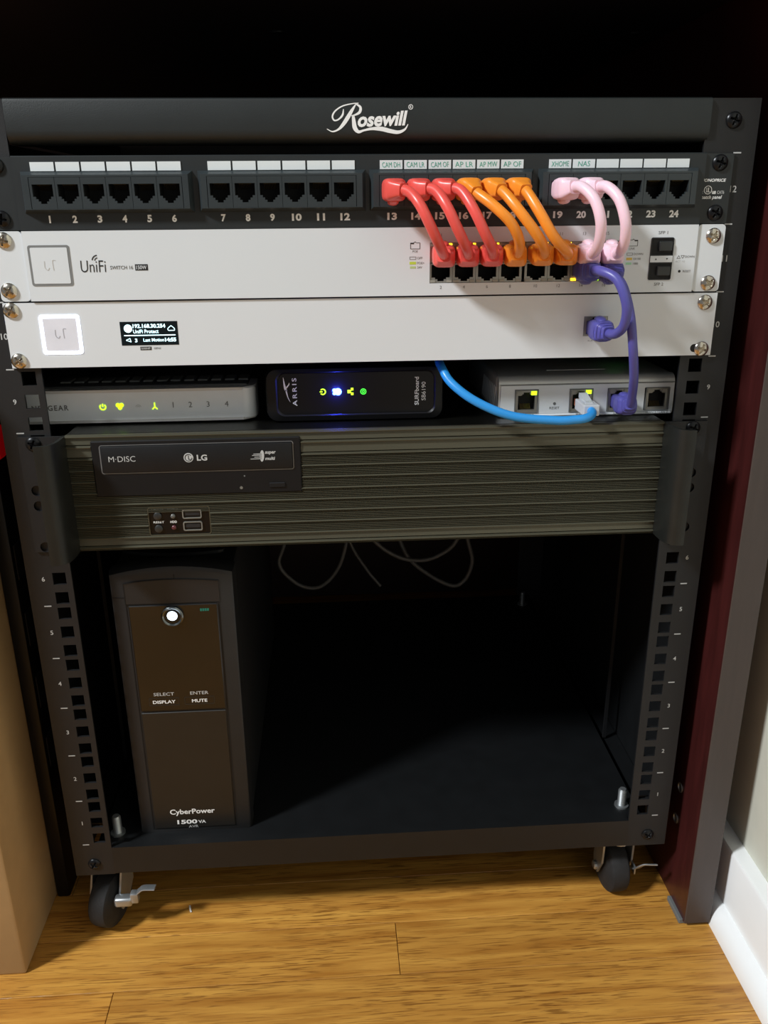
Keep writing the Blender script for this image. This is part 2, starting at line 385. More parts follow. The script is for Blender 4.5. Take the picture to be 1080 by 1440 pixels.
# ------------------------------------------------------------------ cardboard box and added bar with a red glow at the left
cb = thing('cardboard_box', 'plain brown cardboard box standing on the floor left of the rack', 'box', (-440, 150, -FZ))
bx = part('body', MB().rbox(-590, -297, -33.5, 330, -FZ, 416, 2.5, 2), 'cardboard', cb, smooth=True)
part('top_flap', MB().rbox(-588, -299, -31, 147, 416, 419, 1), 'cardboard', cb)
part('top_flap', MB().rbox(-588, -299, 149, 328, 416, 419, 1), 'cardboard', cb)
part('tape', MB().box(-586, -301, 124, 172, 418.8, 419.25), 'tape_clear', cb)
ps = thing('added_bar', 'added black bar with a small red glow behind the left rack post', 'added bar', (-290, 67, -FZ))  # bar added to darken this side and carry an unidentified red glow
part('housing', MB().rbox(-296.4, -284, 50, 84, -FZ, 362, 2.5, 2), 'matte_black', ps, smooth=True)
part('red_glow', MB().prism([(-284.2, 320), (-281.6, 323), (-283, 333), (-281.2, 343), (-284.2, 346)], 'y', 55, 70), 'glow_red', ps, label='small glowing red spot')
for z in (40, 100, 160, 220): part('bar_pad', MB().rbox(-284.4, -283.4, 55, 79, z, z+30, .4, 1), 'print_black', ps)

# ------------------------------------------------------------------ rack
U = 44.45
rack = thing('server_rack', 'black open frame equipment rack on casters with numbered square hole posts', 'rack', (0, 200, -FZ))
HOLES = [u*U+d for u in range(12) for d in (6.35, 22.225, 38.1)]
for s in (-1, 1):
    mb = MB(); a, b = sorted((s*(221 if s > 0 else 223.5), s*256)); hx = s*232.5
    mb.grid(a, b, -32, 566, 0, 2, [(hx-4.8, hx+4.8, z-4.8, z+4.8) for z in HOLES])
    a, b = sorted((s*254, s*256)); mb.box(a, b, 2, 36, -32, 566)
    part('post', mb, 'black_powder', rack)
    mb = MB(); a, b = sorted((s*221, s*256)); mb.box(a, b, 458, 460, -32, 566); a, b = sorted((s*254, s*256)); mb.box(a, b, 400, 458, -32, 566)
    part('post', mb, 'black_powder', rack)
    a, b = sorted((s*237, s*240)); part('upright_strip', MB().box(a, b, 123.5, 126, -6, 540), 'black_powder', rack)
    a, b = sorted((s*254.2, s*255.8)); part('side_plate', MB().box(a, b, 36.2, 399.8, -30, 546), 'tray_black', rack)
    for z in (-28, 548):
        a, b = sorted((s*250, s*253.8)); part('side_rail', MB().box(a, b, 34, 405, z, z+18), 'black_powder', rack)
    for u in range(13):
        part('unit_tick', MB().box(s*244-2.6, s*244+2.6, -.12, .05, u*U-.4, u*U+.4), 'print_grey', rack)
    for u in range(12):
        text(str(u+1), s*244.2, u*U+22.2, None, 4.2 if u > 8 else 3.6, -.12, 'print_grey', rack, 'unit_number')
    screw(rack, SCREW_B, s*239, 553, -.1, 20); screw(rack, SCREW_B, s*239.5, -20.3, -.1, 35)
bar = part('top_bar', MB().prism([(2.5, 540.3), (.2, 541.2), (-1.6, 543), (-2.7, 545.4), (-3, 548), (-3, 564), (-2.4, 565.6), (-1, 566.3), (60, 566.3), (60, 564.2), (-1, 564.2), (-1, 547.5), (.2, 544), (2.8, 542.2), (22, 542.2), (22, 540.3)], 'x', -222.4, 222.4), 'black_bar', rack, smooth=True)
mb = MB()
for st in ([(-6.35, 562.6, 0.44), (-9.02, 558.9, 1.78), (-11.71, 554.86, 2.38), (-14.79, 550.79, 2.09), (-17.84, 547.94, 1.19), (-21.61, 546.72, 0.75), (-25.07, 548.24, 0.37)],
           [(-4.86, 562.93, 0.44), (-8.95, 562.6, 0.59), (-14.9, 561.27, 0.74), (-19.42, 558.59, 0.89), (-21.35, 555.55, 1.04), (-20.31, 553.18, 0.89), (-17.69, 553.65, 0.89), (-15.03, 556.22, 1.19), (-14.35, 559.59, 0.44)],
           [(-6.36, 562.46, 0.74), (-3.79, 560.58, 1.49), (-4.21, 557.88, 1.64), (-6.85, 556.34, 1.04), (-9.46, 555.67, 0.6)],
           [(-8.35, 555.66, 1.64), (-7.97, 552.14, 2.39), (-7.37, 548.73, 2.69), (-5.16, 546.54, 1.8), (-1.78, 547.35, 1.2), (3.48, 548.29, 1.65), (9.48, 548.14, 2.55), (14.73, 546.96, 2.41), (20.0, 546.25, 1.96), (24.14, 547.82, 1.21), (26.25, 550.82, 0.38)]):
    mb.ribbon(st, -3.15, .1)
part('logo_swash', mb, 'print_white', bar)
text('osewill', 10.2, 553.9, 31.5, 8.6, -3.2, 'print_white', bar, bold=.35, shear=.22, slope=.03)
part('trademark_ring', MB().sheet([circle(27.9, 560.7, 1.5), circle(27.9, 560.7, 1.15)], -3.15, -3.02), 'print_white', bar)
text('R', 27.9, 560.7, 1.1, 1.5, -3.15, 'print_white', bar)
tray = part('bottom_tray', MB().box(-237, 237, 2.3, 458, -8, -6).box(-253.6, -237, 36.5, 399, -9.5, -8).box(237, 253.6, 36.5, 399, -9.5, -8).box(-223.3, 220.8, -.5, 1.5, -31, -4.2).box(-223.3, 220.8, 1.5, 6, -6, -4.2).box(-237, -235, 2.3, 458, -30, -6).box(235, 237, 2.3, 458, -30, -6), 'tray_black', rack)
part('rear_bar', MB().box(-221, 221, 458, 462, 536, 566), 'black_powder', rack)
def bolt(x, y):
    mb = MB().lathe([(6.2, -6), (6.2, -4.5), (3.8, -4.5)], (x, y, 0), 'z', 18)
    pr = [(3.8, -4.5)]
    for k in range(11): pr += [(3.9, -4+k*1.4), (3.45, -3.3+k*1.4)]
    mb.lathe(pr+[(2.8, 12)], (x, y, 0), 'z', 16); part('caster_bolt', mb, 'zinc', tray, smooth=True)
for x, y in ((222, 22), (-222.5, 20), (222, 430), (-222, 430)): bolt(x, y)
def caster(x, y, rot, side=1, tr=9, lever=None):
    c = thing('tmp', None, None, (x, y, -FZ)); bpy.data.objects.remove(c)
    A = Matrix.Rotation(math.radians(rot), 3, 'Z')
    def T(mb):
        for i, v in enumerate(mb.v):
            q = A @ Vector((v.x, v.y, 0)); mb.v[i] = Vector((x+q.x, y+q.y, v.z))
        return mb
    f = MB().lathe([(15, -32), (15, -36), (11, -39), (11, -41)], (0, 0, 0), 'z', 22).box(-15, 15, -3, 15, -43, -41)
    for s in (-1, 1):
        a, b = sorted((s*13.2, s*15)); f.prism([(-3, -42), (13, -42), (tr+8, -70), (tr+5, -83), (tr-3, -83), (-2, -66)], 'x', a, b)
        f.lathe([(4.2, 0), (4.2, s*2.2), (3, s*3)], (s*15, tr, -77), 'x', 12)
    co = part('caster', T(f), 'zinc', rack, label='swivel caster with black wheel and steel fork')
    w = MB().lathe([(6, -10.5), (18, -10.5), (20, -9), (22.5, -8.6), (24.4, -7), (25, -4), (25, 4), (24.4, 7), (22.5, 8.6), (20, 9), (18, 10.5), (6, 10.5)], (0, tr, -77), 'x', 40)
    part('wheel', T(w), 'rubber', co, smooth=True)
    b = MB().sweep(catmull([(17, 6, -64), (20, -6, -60), (23, -14, -55), (27, -20, -51), (34, -22, -51)], 5), lambda a, b: (4.5, .9), 10, 4)
    b.box(13, 19, 2, 10, -68, -60)
    part('brake_lever', lever or T(b), 'zinc', co, smooth=True)
    return co
lr = MB().sweep(catmull([(236.5, 16, -72), (238, 10, -67), (239.5, 5, -60), (242, 3, -57), (246, 2, -56.4), (252, 1.5, -56.4)], 5), lambda a, b: (3.4, .8), 10, 4).box(236.6, 238, 12, 20, -76, -68)
ll = MB().rbox(-229, -213.5, 1, 10, -71, -62, 2.5, 3).rbox(-215, -208, 2, 9, -68, -58, 1.2, 2).sweep(catmull([(-212, 6, -62), (-207, 6, -57), (-203, 6, -54.5), (-193, 5, -54)], 5), lambda a, b: (3.4, .8), 10, 4)
caster(222, 20, 4, lever=lr); caster(-233.5, 35, 163, -1, 14, lever=ll); caster(222, 430, 20); caster(-222, 430, -30)

# ------------------------------------------------------------------ ports shared by the network gear
def stepped(cx, z0, up, w=12.4, h=9.6, st=((.62, 1.1), (.36, 2.4))):
    """rectangles of an RJ45 mouth whose latch notch points up (+1) or down (-1)"""
    r = [(cx-w/2, cx+w/2, z0-h/2, z0+h/2)]
    for ww, d in [(w*a, d) for a, d in st]:
        r.append((cx-ww/2, cx+ww/2, z0+h/2-.01, z0+h/2+d) if up > 0 else (cx-ww/2, cx+ww/2, z0-h/2-d, z0-h/2+.01))
    return r
def cavity(mb, cx, z0, up, w, h, y0, y1, ext=2.4):
    a, b, c, d = cx-w/2, cx+w/2, z0-h/2-(ext if up < 0 else 0), z0+h/2+(ext if up > 0 else 0)
    mb.mi = 1
    mb.add([(a,y0,c),(b,y0,c),(b,y0,d),(a,y0,d),(a,y1,c),(b,y1,c),(b,y1,d),(a,y1,d)], [(4,5,6,7),(0,1,5,4),(1,2,6,5),(2,3,7,6),(3,0,4,7)])
    mb.mi = 2; zt = z0-up*(h/2-.2)
    for k in range(8):
        yb = min(y0+9, y1-.3); x = cx+(k-3.5)*1.02; mb.add([(x-.22,y0+1.0,zt),(x+.22,y0+1.0,zt),(x+.22,yb,zt+up*3.4),(x-.22,yb,zt+up*3.4),(x-.22,y0+1.0,zt+up*.3),(x+.22,y0+1.0,zt+up*.3)], [(0,1,2,3),(4,5,1,0)])
    mb.mi = 0
def port_mesh(name, bw, bh, w, h, up, zoff, bez, depth=14, st=((.62, 1.1), (.36, 2.4))):
    """bezel plate bw x bh centred on the origin (mouth centre at z = zoff) with its cavity; front at y = 0"""
    mb = MB(); mb.grid(-bw/2, bw/2, -bh/2, bh/2, 0, 2, stepped(0, zoff, up, w, h, st), back=False); cavity(mb, 0, zoff, up, w+.02, h+.02, 1.9, depth, st[-1][1])
    return mb.mesh(name, [bez, 'void', 'gold'], local=True, fix=False)

# ------------------------------------------------------------------ patch panel
pp = thing('patch_bay', 'black 24 port patch panel with white label strips and numbered jacks', 'patch panel', (0, 0, 489))
part('panel_plate', MB().grid(-222, 222, 489.3, 532.9, -4, -.4, [(cx-47.2, cx+47.2, 502.3, 520.8) for cx in (-164.2, -54.5, 54.5, 164.2)]).prism([(-4, 532.9), (-3.4, 533.5), (-.4, 533.5), (-.4, 532.9)], 'x', -222, 222).box(-241.3, -221, -2, -.3, 489.6, 533).box(221, 241.3, -2, -.3, 489.6, 533).box(-220, 220, 14, 40, 493, 530), 'panel_black', pp)
JK = port_mesh('jack', 15.45, 18.5, 12.6, 7.2, -1, 1.6, 'module_black', 14, ((.74, 1.4), (.52, 2.8), (.3, 4.2)))
LBL = ['']*12+['CAM DH', 'CAM LR', 'CAM OF', 'AP LR', 'AP MW', 'AP OF', 'XHOME', 'NAS', '', '', '', '']
JX = []
for g, cx in enumerate((-164.2, -54.5, 54.5, 164.2)):
    x0, x1, z0, z1 = cx-53.2, cx+53.2, 499.6, 524.3
    mb = MB(); i = 2.2
    mb.grid(x0+i, x1-i, z0+i, z1-i, -9.4, -4, [(cx-47.3, cx+47.3, 502.2, 520.9)], back=False)
    a = [(x0,-4,z0),(x1,-4,z0),(x1,-4,z1),(x0,-4,z1),(x0+i,-9.4,z0+i),(x1-i,-9.4,z0+i),(x1-i,-9.4,z1-i),(x0+i,-9.4,z1-i)]
    mb.add(a, [(0,1,5,4),(1,2,6,5),(2,3,7,6),(3,0,4,7)])
    mod = part('jack_module', mb, 'module_black', pp)
    for k in range(6):
        n = g*6+k; x = cx+(k-2.5)*15.68; JX.append(x)
        put('jack', JK, mod, (x, -9.3, 511.5))
        lb = part('label_strip', MB().box(x-7.25, x+7.25, -4.5, -4, 524.5, 529.8), 'paper', pp)
        if LBL[n]: text(LBL[n], x, 527.1, 11.5 if len(LBL[n]) > 4 else 8, 3.1, -4.62, 'print_teal', lb, 'handwriting', bold=-.05, shear=random.uniform(-.1, .15), slope=random.uniform(-.02, .03))
        text(str(n+1), x+.5, 496.0, None if n == 0 else 3.0 if n < 9 else 5.2 if n == 10 else 6.3, 4.5, -4.12, 'print_white', pp, 'port_number', bold=.42)
text('MONOPRICE', 229.2, 516.6, 17, 1.9, -2.12, 'print_white', pp, bold=.25, shear=.2)
text('c', 222.2, 509.1, 1.5, 1.9, -2.12, 'print_white', pp, bold=.3)
part('safety_mark', MB().sheet([circle(226.2, 510.6, 2.7, 24), circle(226.2, 510.6, 2.3, 24)], -2.15, -2.0), 'print_white', pp)
text('UL', 226.2, 510.6, 2.5, 3.0, -2.15, 'print_white', pp, bold=.3)
text('us', 230.4, 509.0, 2.6, 1.9, -2.12, 'print_white', pp, bold=.35)
text('CAT6', 235.0, 509.1, 4.8, 2, -2.12, 'print_grey', pp)
text('patch panel', 229.2, 505.8, 14, 2.9, -2.12, 'print_white', pp, bold=.15, shear=.2)
for x, z, r in ((232.3, 527.3, 18), (232.8, 496.2, 30), (-232.5, 528, 40), (-233.2, 496.4, 10)): screw(pp, SCREW_B, x, z, -2, r)

# ------------------------------------------------------------------ switch
sw = thing('network_switch', 'silver white 16 port network switch under the patch panel', 'network switch', (0, 0, 445))
part('body', MB().box(-220, 220, 16, 260, 446, 488.4).grid(-220, 220, 446, 488.4, 2, 16, [(-219, 219, 447, 487.4)]), 'silver_body', sw)
mb = MB().grid(-222, 222, 445.3, 489, -4, -.4, [(40.8, 168.6, 453.2, 479.3)], back=False)
mb.box(40.8, 168.6, 13, 14, 453.2, 479.3)
part('front_panel', mb, 'white_metal', sw)
for s in (-1, 1):
    loop = rrect(222.5, 241.3, 445.2, 489, 2.5, 4); part('mounting_ear', MB().sheet([[(s*x, z) for x, z in loop]], -2.6, -.3), 'white_metal', sw)
bt = part('logo_tile', MB().sheet([rrect(-219.6, -193.2, 454.9, 480.4, 1.6)], -4.25, -4), 'ring_grey', sw)
part('tile_face', MB().sheet([rrect(-218.1, -194.7, 456.4, 478.9, .8)], -4.45, -4.2), 'white_metal', bt)
mb = MB().ribbon([(-210, 470.5, .5), (-210, 466.6, .5), (-208.4, 465, .5), (-207.2, 466.4, .5)], -4.6).ribbon([(-204.6, 464.8, .5), (-204.8, 468.5, .5), (-204.6, 471, .5), (-202.8, 471, .4)], -4.6)
part('embossed_logo', mb, 'faint', bt)
text('UniFi', -179.3, 466.9, 16.2, 7.4, -4.15, 'print_black', sw, bold=-.05, shear=.05)
mb = MB().ribbon(arc(-176, 470.2, 3.6, 95, 170, .7), -4.15).ribbon(arc(-176, 470.2, 2, 95, 170, .6), -4.15); part('signal_arcs', mb, 'print_black', sw)
text('SWITCH 16', -161.3, 466.0, 14.6, 2.3, -4.15, 'print_soft', sw, bold=.1)
part('wattage_badge', MB().box(-152.6, -144.4, -4.15, -4.02, 464.0, 467.9), 'print_black', sw)
text('150W', -148.5, 465.95, 6.6, 2.4, -4.3, 'white_metal', sw, bold=.1)
PU = port_mesh('port_up', 15.5, 12.6, 12.4, 8.2, 1, -1.2, 'port_metal'); PD = port_mesh('port_down', 15.5, 12.6, 12.4, 8.2, -1, 1.2, 'port_metal')
PXS = [48.4, 64.1, 79.8, 95.5, 113.0, 128.7, 144.4, 160.1]
for k, x in enumerate(PXS):
    a = put('port', PU, sw, (x, -3.2, 472.8)); b = put('port', PD, sw, (x, -3.2, 459.7))
    for s in (-1, 1):
        lit = s > 0 and k < 7
        part('port_light', MB().box(x+s*5.6-1.7, x+s*5.6+1.7, -3.9, -2.8, 477.0, 478.7), 'led_amber' if lit else 'led_off', a)
        part('port_light', MB().box(x+s*5.6-1.7, x+s*5.6+1.7, -3.9, -2.8, 453.7, 455.3), 'led_amber' if (s < 0 and k == 6) else ('led_lime' if (s < 0 and k == 7) else 'led_off'), b)
    text(str(2*k+1), x, 484, None, 2.0, -4.12, 'print_soft', sw, 'port_number', bold=0); text(str(2*k+2), x, 450.6, None, 2.0, -4.12, 'print_soft', sw, 'port_number', bold=0)
def tab_icon(cx, cz, flip):
    mb = MB(); w, h, t = 3.1, 2.1, .28; f = -1 if flip else 1
    for a, b in (((-w, -h), (w, -h)), ((w, -h), (w, h*.8)), ((w, h*.8), (.6, h*.8)), ((.6, h*.8), (0, h*1.15)), ((0, h*1.15), (-1, h*.8)), ((-w, h*.8), (-w, -h))):
        mb.ribbon([(cx+f*a[0], cz+a[1], t), (cx+f*b[0], cz+b[1], t)], -4.15)
    x0, x1 = sorted((cx-f*w, cx-f*.9)); mb.box(x0, x1, -4.15, -4.02, cz+h*.45, cz+h*.85); return mb
part('port_icon', tab_icon(31, 477.6, False), 'print_black', sw); part('port_icon', tab_icon(178, 477.8, True), 'print_black', sw)
text('POE', 31, 473.9, 3.4, 1.4, -4.12, 'print_soft', sw, bold=0); text('LINK', 177.6, 474, 4, 1.4, -4.12, 'print_soft', sw, bold=0)
part('legend_box', rect_line(MB(), 27.3, 31.6, 468.7, 470.5, -4.15, .25), 'print_soft', sw); part('legend_box', MB().box(27.3, 31.6, -4.12, -4.02, 465.6, 467.3), 'legend_lime', sw); part('legend_box', MB().box(27.6, 31.4, -4.12, -4.02, 463, 464.4), 'legend_pale', sw)
for s, z in (('OFF', 469.6), ('POE+', 466.4), ('24V', 463.7)): text(s, 32.4, z, None, 1.45, -4.12, 'print_soft', sw, bold=0, align='l')
part('legend_box', rect_line(MB(), 174.3, 178.3, 469.6, 471.3, -4.15, .25), 'print_soft', sw); part('legend_box', MB().box(174.2, 178.2, -4.12, -4.02, 466.6, 468.2), 'legend_amber', sw); part('legend_box', MB().box(174.0, 178, -4.12, -4.02, 463.6, 465.1), 'legend_green', sw)
for s, z in (('DOWN', 470.5), ('10/100', 467.4), ('1000', 464.3)): text(s, 179, z, None, 1.4, -4.12, 'print_soft', sw, bold=0, align='l')
sf = part('sfp_frame', MB().sheet([rrect(190.3, 206, 453.4, 481, 1.2), rrect(191, 205.3, 470, 480.3, .5)[::-1], rrect(191, 205.3, 454.1, 464.2, .5)[::-1]], -4.6, -3.9), 'print_black', sw)
for z0, z1 in ((470, 480.3), (454.1, 464.2)):
    q = part('sfp_cage', MB().box(191, 205.3, -4.05, -3.9, z0, z1), 'void', sw); part('dust_plug', MB().rbox(195.6, 204.6, -6.2, -4, z0+2.2, z1-1.8, .5, 1), 'button_grey', q)
part('sfp_divider', MB().box(190.5, 205.8, -4.8, -4.4, 465, 469.2), 'white_metal', sf)
mb = MB()
for x, d in ((194.4, 1), (202, -1)): mb.prism([(x-.6, 467.1-.55*d), (x+.6, 467.1-.55*d), (x, 467.1+.6*d)], 'y', -4.95, -4.8)
part('arrow_mark', mb, 'print_black', sf)
text('SFP 1', 198, 484.1, 6.4, 2, -4.12, 'print_soft', sw, bold=.05); text('SFP 2', 198.3, 450.6, 6.4, 2, -4.12, 'print_soft', sw, bold=.05)
mb = MB()
for x, d in ((210.3, 1), (213.0, -1)):
    t = [(x-1.2, 468.3-.95*d), (x+1.2, 468.3-.95*d), (x, 468.3+.95*d)]
    for i in range(3): mb.ribbon([t[i]+(.25,), t[(i+1) % 3]+(.25,)], -4.15)
part('arrow_mark', mb, 'print_soft', sw); text('DOWN', 214.8, 468.4, None, 1.4, -4.12, 'print_soft', sw, bold=0, align='l'); text('-ACT  1G', 208, 465.4, None, 1.2, -4.12, 'print_grey', sw, bold=0, align='l')
part('reset_hole', MB().lathe([(.9, -4.12), (.9, -4.0)], (211.8, 0, 458.9), 'y', 16), 'print_black', sw); text('RESET', 214.2, 458.9, None, 1.5, -4.12, 'print_soft', sw, bold=0, align='l')
for x, z, r in ((233.4, 481.6, 25), (233.3, 450.8, 50), (-234.2, 483.5, 15), (-235.4, 452, 35)): screw(sw, SCREW_N, x, z, -2.6, r, 'bright nickel cross head screw')

# ------------------------------------------------------------------ cloud key rack plate
ck = thing('controller_panel', 'white 1U controller panel with a lit square and a small screen', 'network device', (0, 0, 401))
mb = MB().grid(-241.3, 241.3, 401.3, 444.1, -2.6, -.3, [(148.6, 165.4, 416.0, 429.6), (-167, -129, 415.3, 431)]); mb.box(-168, -128, -1.2, 14, 414.6, 431.6)
part('front_plate', mb, 'white_metal_b', ck)
part('housing', MB().box(-219, 219, 14.2, 150, 402.5, 442), 'matte_black', ck)
lt = part('light_ring', MB().sheet([rrect(-219.2, -192.8, 410.2, 436.2, 2), rrect(-217, -195, 412.4, 434, 1)[::-1]], -3.0, -2.6), 'led_white', ck)
part('tile_face', MB().sheet([rrect(-217, -195, 412.4, 434, 1)], -2.85, -2.6), 'led_pad', lt)
mb = MB().ribbon([(-209.6, 426.5, .5), (-209.6, 422.6, .5), (-208, 421, .5), (-206.8, 422.4, .5)], -2.98, .1).ribbon([(-204.2, 420.8, .5), (-204.4, 424.5, .5), (-204.2, 427, .5), (-202.4, 427, .4)], -2.98, .1)
part('embossed_logo', mb, 'faint_b', lt)
sc_ = part('screen', MB().box(-167, -129, -2.75, -1.2, 415.3, 431), 'screen_black', ck)
part('screen_icon', MB().lathe([(2.7, -3.0), (2.7, -2.76)], (-161.8, 0, 426.5), 'y', 24), 'screen_text', sc_)
text('192.168.30.254', -158.6, 428.1, 21.6, 2.7, -2.95, 'screen_text', sc_, 'screen_text', bold=.3, align='l'); text('UniFi Protect', -158.6, 424.5, 16.8, 2.5, -2.95, 'screen_text', sc_, 'screen_text', bold=.15, align='l')
part('screen_rule', MB().box(-164.8, -130.8, -2.95, -2.78, 421.6, 422.2), 'screen_text', sc_)
text('3', -157.2, 418.6, 1.6, 2.5, -2.95, 'screen_text', sc_, 'screen_text', bold=.3); text('Last Motion', -152.4, 418.8, 13.8, 2.2, -2.95, 'screen_text', sc_, 'screen_text', bold=.15, align='l'); text('14:55', -130.6, 418.8, 7.4, 2.6, -2.95, 'screen_text', sc_, 'screen_text', bold=.4, align='r')
mb = MB()
cl = [(-135.2, 424.9), (-131.2, 424.9), (-131.0, 426), (-132, 427), (-133.2, 428.1), (-134.6, 427), (-135.6, 426), (-135.2, 424.9)]
for a, b in zip(cl, cl[1:]): mb.ribbon([a+(.45,), b+(.45,)], -2.95)
ca = [(-163.8, 418.8), (-161.2, 420), (-160.6, 417.6), (-163.8, 418.8)]
for a, b in zip(ca, ca[1:]): mb.ribbon([a+(.4,), b+(.4,)], -2.95)
part('screen_icon', mb, 'screen_text', sc_)
part('name_badge', MB().box(-155, -147.6, -2.75, -2.62, 412, 414.3), 'print_black', ck); text('CLOUD KEY', -151.3, 413.2, 6.2, 1.2, -2.9, 'print_white', ck, bold=.1); text('GEN2', -143.7, 413.2, 4.6, 1.2, -2.75, 'print_soft', ck, bold=.1, shear=.2)
put('port', port_mesh('port_ck', 16.7, 13.5, 12.6, 9, 1, -1, 'port_metal'), ck, (157, -2.4, 422.8))
text('<->  POE', 157, 412.9, 9.6, 1.5, -2.75, 'print_soft', ck, bold=0)
part('screw_slot', MB().sheet([rrect(226.2, 233, 403.6, 409.2, 2.7)], -2.72, -2.58), 'void', ck)
part('green_glow', MB().lathe([(.5, -3), (6.5, -1), (7, 0)], (196, 60, 398), 'z', 20), 'glow_dark_green', ck, smooth=True)  # emissive disc standing in for a green LED's reflected glow
for x, z, r in ((233, 437.8, 40), (234.2, 405.8, 20), (-236.2, 439.4, 30), (-236, 406.2, 55)): screw(ck, SCREW_N, x, z, -2.6, r, 'bright nickel cross head screw')

# ------------------------------------------------------------------ rackmount computer
pc = thing('rackmount_computer', 'black ribbed aluminium 2U rackmount computer with optical drive and wing handles', 'computer', (0, 150, 266.5))
part('chassis', MB().rbox(-213.5, 213.5, .5, 420, 266.8, 353.9, .8, 1), 'pc_black', pc)
SEC = [353.6, 346.1, 337.0, 328.7, 320.1, 311.7, 303.1, 294.7, 286.1, 277.5, 270.0, 266.2]
mb = MB()
for i, (zt, zb) in enumerate(zip(SEC, SEC[1:])):
    c = (zt+zb)/2; ivs = [(-213.5, 213.5)]
    if 310 < c < 347: ivs = [(-213.5, -196.6), (-50, 213.5)]
    elif 278 < c < 297: ivs = [(-213.5, -162.4), (-117.8, 213.5)]
    pl = [(1, zt), (-1.8, zt), (-3.5, zt-1.1), (-3.5, zt-1.4), (-1.7, zt-1.9)]
    if 2 <= i <= 8:
        n = 5; h = (zt-1.9-zb-.2)/n
        for k in range(n): z = zt-1.9-k*h; pl += [(-1.0, z-.1), (-2.8, z-h*.5), (-2.8, z-h*.68), (-1.0, z-h*.96)]
    else: pl += [(-1.6, zt-2.2), (-2.4, zb+.8), (-1.6, zb+.3)]
    pl += [(1, zb+.02)]
    for a, b in ivs: mb.prism([(y, z) for y, z in pl], 'x', a, b)
part('front_panel', mb, 'pc_face', pc)
dr = part('optical_drive', MB().rbox(-196.4, -50.3, -3.6, 0, 308.4, 349.4, .7, 1), 'drive_black', pc)
part('drive_door', MB().rbox(-189.8, -56.2, -4.9, -3.2, 326.4, 345.8, .8, 2), 'drive_door', dr, smooth=True)
part('door_groove', MB().sheet([rrect(-190.8, -55.2, 325.4, 346.5, 1.8), rrect(-190.1, -55.9, 326.1, 346.1, 1.2)[::-1]], -3.85, -3.6), 'print_soft', dr, label='thin grey line around the drive door')
text('M·DISC', -175.4, 336.6, 18.6, 4.0, -5.05, 'print_grey', dr, bold=-.05)
part('logo_disc', MB().lathe([(3.4, -5.05), (3.4, -4.9)], (-129.2, 0, 336.4), 'y', 26), 'print_grey', dr)
mb = MB().ribbon(arc(-129.2, 336.4, 2.4, 40, 360, .45, 14), -5.2, .1).ribbon([(-129.2, 338, .45), (-129.2, 335.2, .45)], -5.2, .1).ribbon([(-129.2, 335.2, .45), (-127.8, 335.2, .45)], -5.2, .1); part('logo_lines', mb, 'drive_door', dr)
text('LG', -119.8, 336.2, 7.2, 4.4, -5.05, 'print_grey', dr, bold=.3)
mb = MB().sheet([[(-77.6+1.5*math.cos(a*.314)+.25*math.sin(a*.314), 336.3+4.2*math.sin(a*.314)) for a in range(20)]], -5.1, -4.9)
for z, x in ((337.8, -83.6), (336.8, -84.6), (335.5, -83), (334.2, -85.8)): mb.ribbon([(x, z, .35), (-77.8, z+.1, .45)], -5.1)
part('disc_emblem', mb, 'print_grey', dr)
text('super', -71.6, 338.3, 7.6, 2.6, -5.05, 'print_grey', dr, bold=.3, shear=.15); text('multi', -72, 334.4, 7, 2.4, -5.05, 'print_grey', dr, bold=.3, shear=.15)
part('eject_button', MB().rbox(-73.6, -62.2, -4.5, -3.4, 312.2, 316, .5, 1), 'drive_door', dr)
part('emergency_hole', MB().lathe([(1.1, -3.8), (1.1, -3.6), (.7, -3.6), (.7, -3.62)], (-93.8, 0, 312.6), 'y', 14), 'usb_metal', dr); part('activity_light', MB().lathe([(.6, -3.8), (.6, -3.6)], (-91, 0, 321.4), 'y', 12), 'print_dim', dr)
cp = part('control_panel', MB().sheet([rrect(-162, -118.2, 277.5, 298.8, 1.6)], -1.6, 1), 'gloss_black', pc)
part('panel_rim', MB().sheet([rrect(-162.4, -117.8, 277.1, 299.2, 2), rrect(-161.8, -118.4, 277.7, 298.6, 1.5)[::-1]], -2.6, 1), 'pc_face', pc)
text('ON/OFF', -155.2, 297.0, 8.6, 1.6, -1.75, 'print_grey', cp, bold=.05); text('POWER', -144.4, 296.9, 7.6, 1.6, -1.75, 'print_grey', cp, bold=.05); text('RESET', -155.2, 287.3, 7.6, 1.6, -1.75, 'print_white', cp, bold=.05); text('HDD', -144.6, 287.3, 4.8, 1.7, -1.75, 'print_white', cp, bold=.25)
for z in (292.2, 282.4): part('push_button', MB().lathe([(2.9, -1.6), (2.9, -2.6), (2.5, -2.9), (.4, -2.9)], (-155.6, 0, z), 'y', 22), 'button_grey', cp, smooth=True)
for z, m in ((291.8, 'led_clear_off'), (283, 'led_red_off')): part('indicator', MB().lathe([(1.7, -1.6), (1.7, -2.6), (1.2, -3.2), (.3, -3.4)], (-144.6, 0, z), 'y', 18), m, cp, smooth=True)
for z in (293.2, 283.8):
    u = part('usb_port', MB().sheet([rrect(-137.8, -124, z-3.5, z+3.5, 1.3), rrect(-137, -124.8, z-2.8, z+2.8, .9)[::-1]], -2.7, -1.4), 'usb_metal', cp); part('usb_tongue', MB().box(-136.2, -125.6, -1.95, -1.6, z-1.2, z+1.8), 'print_black', u)
